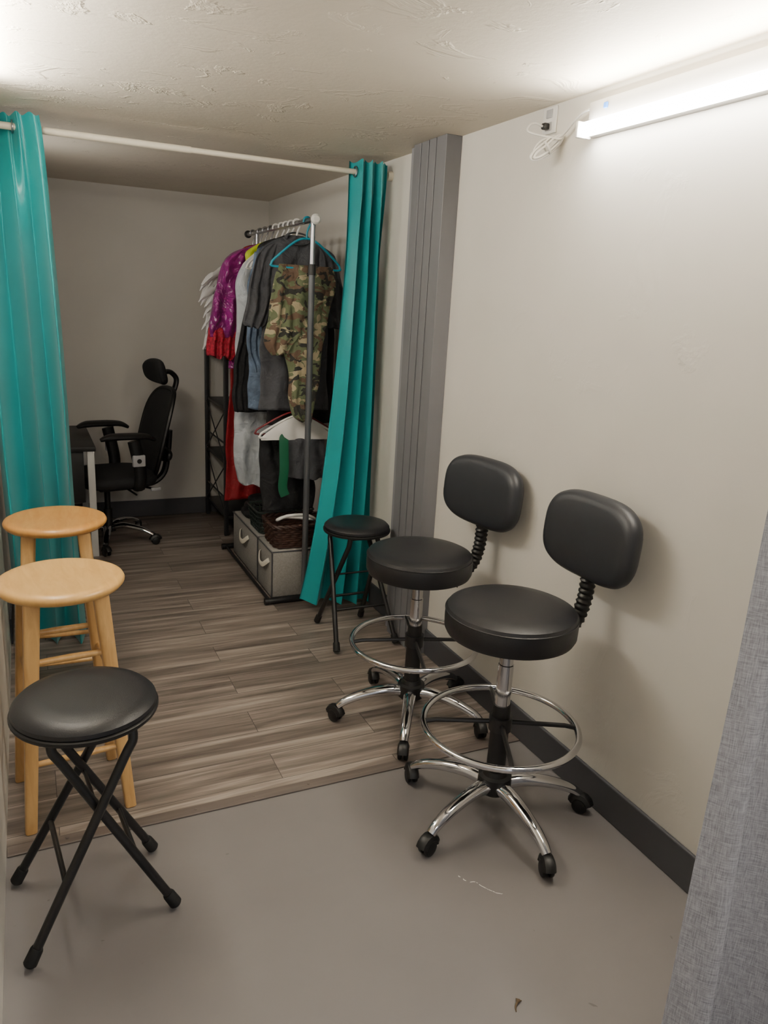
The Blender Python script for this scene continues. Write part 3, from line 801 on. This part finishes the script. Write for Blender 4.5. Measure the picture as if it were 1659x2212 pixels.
# lower hangers below the clothes
lh = hanger(3.765, M_WHITEP, 'white hanger with a paper cover hanging low on the rack', hw=.20, thick=.006, z=1.05, drop=.10, rod=.006, group='hangers low on the rack')
bm = B()
gpiece(bm, [(-.085, -.03, .03), (-.11, -.09, .09), (-.15, -.15, .15), (-.19, -.2, .2), (-.205, -.2, .2)], 0, .016, 3, .002, wr=.002, hem=.002)
make('paper_cover', bm, M_WHITEP, lh, ang=180)
hanger(3.787, M_REDP, 'dark red plastic hanger low on the rack just behind the white one', hw=.205, thick=.005, z=1.066, drop=.10, x=RX-.012, rod=.006, group='hangers low on the rack')
garment('shorts', 'dark grey shorts hanging under the white paper-covered hanger', 'shorts', M_CHAR,
        [[(.855, 1.22, 1.42), (.82, 1.21, 1.425), (.74, 1.205, 1.43), (.63, 1.21, 1.44)]], 3.775, .045, 'clothes low on the rack')
garment('trousers', 'black trousers hanging below the low white hanger', 'trousers', M_BLACKC,
        [[(.86, 1.10, 1.22), (.8, 1.10, 1.24), (.6, 1.10, 1.40), (.44, 1.12, 1.40)]], 3.87, .045, 'clothes low on the rack')
bm = B()
pts = smooth([(1.19, 3.735, .862), (1.185, 3.728, .84), (1.19, 3.728, .7), (1.185, 3.735, .6), (1.20, 3.735, .55)], 6)
tube(bm, pts, .026, 10, up=(0, 1, 0), flat=.12)
tag(make('ribbon', bm, M_GREEN, origin=(1.19, 3.735, .862)), 'bright green ribbon hanging from the low hangers', 'ribbon')

# ------------------------------------------------------------------ bins and baskets under the rack
def bin_(y0, y1, label):
    t = thing('storage_bin', label, 'storage bin', (1.285, (y0+y1)/2, 0), 0, 'grey fabric storage bins under the rack')
    hy = (y1-y0)/2-.004; hx = .172
    bm = B()
    wl = .008
    box(bm, (-hx, -hy, .002), (hx, hy, .012), .002)
    for lo, hi in (((-hx, -hy, .002), (-hx+wl, hy, .262)), ((hx-wl, -hy, .002), (hx, hy, .262)), ((-hx, -hy, .002), (hx, -hy+wl, .262)), ((-hx, hy-wl, .002), (hx, hy, .262))):
        box(bm, lo, hi, .003)
    make('body', bm, M_BINF, t)
    bm = B(); box(bm, (-hx+.004, -hy+.004, .255), (hx-.004, hy-.004, .268), .005); make('lid', bm, M_BINF, t)
    bm = B()
    tube(bm, [(-hx-.002, -hy, .262), (hx+.001, -hy-.001, .262), (hx+.001, hy, .262), (-hx-.002, hy, .262)], .004, 8, closed=True)
    for sx in (-1, 1):
        tube(bm, [(sx*(hx+.001), -hy-.001, .262), (sx*(hx+.001), -hy-.001, .006)], .0035, 8)
    make('edge_trim', bm, M_BASEB, t)
    bm = B(); tube(bm, smooth([(-hx-.001, -.085, .205), (-hx-.010, -.075, .195), (-hx-.022, -.03, .165), (-hx-.022, .03, .165), (-hx-.010, .075, .195), (-hx-.001, .085, .205)], 5), .014, 10, up=(1, 0, 0), flat=.25); make('handle', bm, M_CREAM, t)
    return t
bin_(3.665, 3.945, 'grey fabric storage bin nearest the camera, under the wicker basket')
bin_(3.945, 4.505, 'longer grey fabric storage bin behind the nearest one, under the clothes')

def rrect(hx, hy, r, n=6):
    pts = []
    for cx, cy, a0 in ((hx-r, hy-r, 0), (-hx+r, hy-r, PI/2), (-hx+r, -hy+r, PI), (hx-r, -hy+r, 1.5*PI)):
        for i in range(n+1):
            a = a0+PI/2*i/n; pts.append((cx+r*math.cos(a), cy+r*math.sin(a)))
    return pts
def dense(pts, step):
    out = []
    for i in range(len(pts)):
        a, b = Vector(pts[i]), Vector(pts[(i+1) % len(pts)])
        n = max(1, int((b-a).length/step))
        for k in range(n): out.append(a.lerp(b, k/n))
    return out
t = thing('wicker_basket', 'dark brown woven wicker basket on the nearest grey bin', 'basket', (1.285, 3.80, .27))
bm = B()
for j in range(9):
    z = .008+j*.0125; g = 1-.08*(1-j/8)
    P2 = dense(rrect(.155*g, .12*g, .04), .011)
    tube(bm, [V(p.x*(1+.03*math.sin(i*1.4+PI*j)), p.y*(1+.035*math.sin(i*1.4+PI*j)), z) for i, p in enumerate(P2)], .0072, 6, closed=True)
box(bm, (-.13, -.1, .001), (.13, .1, .008), .002)
make('weave', bm, M_WICKER, t)
bm = B()
P2 = dense(rrect(.16, .125, .04), .01)
for ph in (0, PI):
    tube(bm, [V(p.x, p.y+.004*math.cos(i*.9+ph), .122+.006*math.sin(i*.9+ph)) for i, p in enumerate(P2)], .008, 6, closed=True)
make('rim', bm, M_WICKER, t)
t = thing('clothes_hanger', 'white plastic hanger lying across the wicker basket', 'hanger', (1.25, 3.79, .412))
bm = B(); tube(bm, smooth([(-.09, -.05, .005), (-.04, -.07, .03), (.06, -.07, .028), (.12, -.05, -.005), (.05, .02, -.01), (-.03, .03, -.005)], 5, closed=True), .009, 10, closed=True); make('frame', bm, M_WHITEP, t)
t = thing('wire_basket', 'dark green wire basket behind the wicker basket on the longer grey bin', 'basket', (1.285, 4.085, .27))
bm = B()
for j in range(5):
    P2 = rrect(.15+.004*j, .115+.003*j, .035); tube(bm, [V(x, y, .006+j*.03) for x, y in P2], .0035 if j < 4 else .006, 6, closed=True)
P2 = dense(rrect(.15, .115, .035), .03)
for p in P2: tube(bm, [V(p.x, p.y, .004), V(p.x*1.09, p.y*1.08, .127)], .0028, 6)
for k in range(7): tube(bm, [(-.14, -.09+.03*k, .005), (.14, -.09+.03*k, .005)], .0028, 6)
make('wire_frame', bm, M_WIRE, t)
bm = B(); pad(bm, .12, .09, .07, Matrix.Translation((0, 0, .05)), 3, crown=.012)
o = make('cloth_bundle', bm, M_BLACKC); o.location = (1.285, 4.085, .276)
tag(o, 'bundle of black cloth inside the dark wire basket', 'cloth')
bm = B()
for j in range(3): pad(bm, .15-.01*j, .115-.008*j, .04, Matrix.Translation((.01*j, -.006*j, .022+.04*j)) @ Matrix.Rotation(.08*j, 4, 'Z'), 3.5, crown=.004)
o = make('folded_clothes', bm, M_BLACKC); o.location = (1.285, 4.365, .27)
tag(o, 'folded black clothes stacked at the far end of the longer grey bin', 'folded clothes')

# ------------------------------------------------------------------ dark metal shelving unit in the back corner
t = thing('shelving_unit', 'black metal shelving unit in the back corner behind the clothes', 'shelf', (1.36, 5.13, 0))
for x in (-.21, .2):
    for y in (-.28, .29):
        bm = B(); box(bm, (x-.014, y-.014, 0), (x+.014, y+.014, 1.19), .002); make('post', bm, M_SHELFM, t)
for z in (.12, .49, .85, 1.17):
    bm = B(); box(bm, (-.21, -.28, z-.011), (.2, .29, z+.011), .003); make('shelf', bm, M_SHELFM, t)
for z0, z1 in ((.13, .48), (.50, .84)):
    bm = B(); tube(bm, [(-.216, -.28, z0), (-.216, .29, z1)], .004, 6); tube(bm, [(-.216, -.28, z1), (-.216, .29, z0)], .004, 6); make('cross_brace', bm, M_SHELFM, t)
for z in (.25, .62):
    bm = B(); tube(bm, [(-.21, -.28, z), (-.21, .29, z)], .006, 8); make('side_rail', bm, M_SHELFM, t)

# small dry leaf stem on the concrete
bm = B(); tube(bm, smooth([(.925, 1.09, .002), (.93, 1.10, .004), (.94, 1.107, .006), (.952, 1.109, .003)], 5), [.0012, .002, .003, .0012], 8)
tube(bm, [(.938, 1.108, .004), (.945, 1.114, .004), (.951, 1.113, .003)], [.001, .0055, .0008], 8, up=(0, 0, 1), flat=.25)
tag(make('dry_leaf', bm, M_TWIG, origin=(.94, 1.107, 0)), 'tiny dry leaf lying on the grey concrete floor', 'leaf')

# ------------------------------------------------------------------ light, world, camera
w = bpy.data.worlds.new('world'); scene.world = w; w.use_nodes = True
bg = w.node_tree.nodes['Background']; bg.inputs['Color'].default_value = (.95, .97, 1, 1); bg.inputs['Strength'].default_value = .5
L = bpy.data.lights.new('hallway_lamp', 'AREA'); L.shape = 'RECTANGLE'; L.size = .6; L.size_y = .6; L.energy = 27; L.color = (1, .98, .955)
lo = bpy.data.objects.new('hallway_lamp', L); COL.objects.link(lo); lo.location = (.7, -.9, 2.17)
# added fill light that brightens the alcove, hidden behind the left curtain
L = bpy.data.lights.new('alcove_fill', 'AREA'); L.shape = 'RECTANGLE'; L.size = .3; L.size_y = .2; L.energy = 4; L.color = (1, .95, .87)
lo = bpy.data.objects.new('alcove_fill', L); COL.objects.link(lo); lo.location = (XL+.03, 4.1, 1.8); lo.rotation_euler = (0, math.radians(-90), 0)

f = 1637.0
Xc = V(4400-829.5, 1106-850, -f).normalized()
Yc = V(43-829.5, 1106-617, -f); Yc = (Yc-Xc*Yc.dot(Xc)).normalized()
Zc = Xc.cross(Yc)
cam = bpy.data.cameras.new('camera'); cam.sensor_fit = 'AUTO'; cam.sensor_width = 36; cam.lens = 36*f/2212
cam.clip_start = .02
co = bpy.data.objects.new('camera', cam); COL.objects.link(co)
m3 = Matrix((Xc, Yc, Zc))
co.matrix_world = Matrix.Translation((0, 0, 1.55)) @ m3.to_4x4()
scene.camera = co
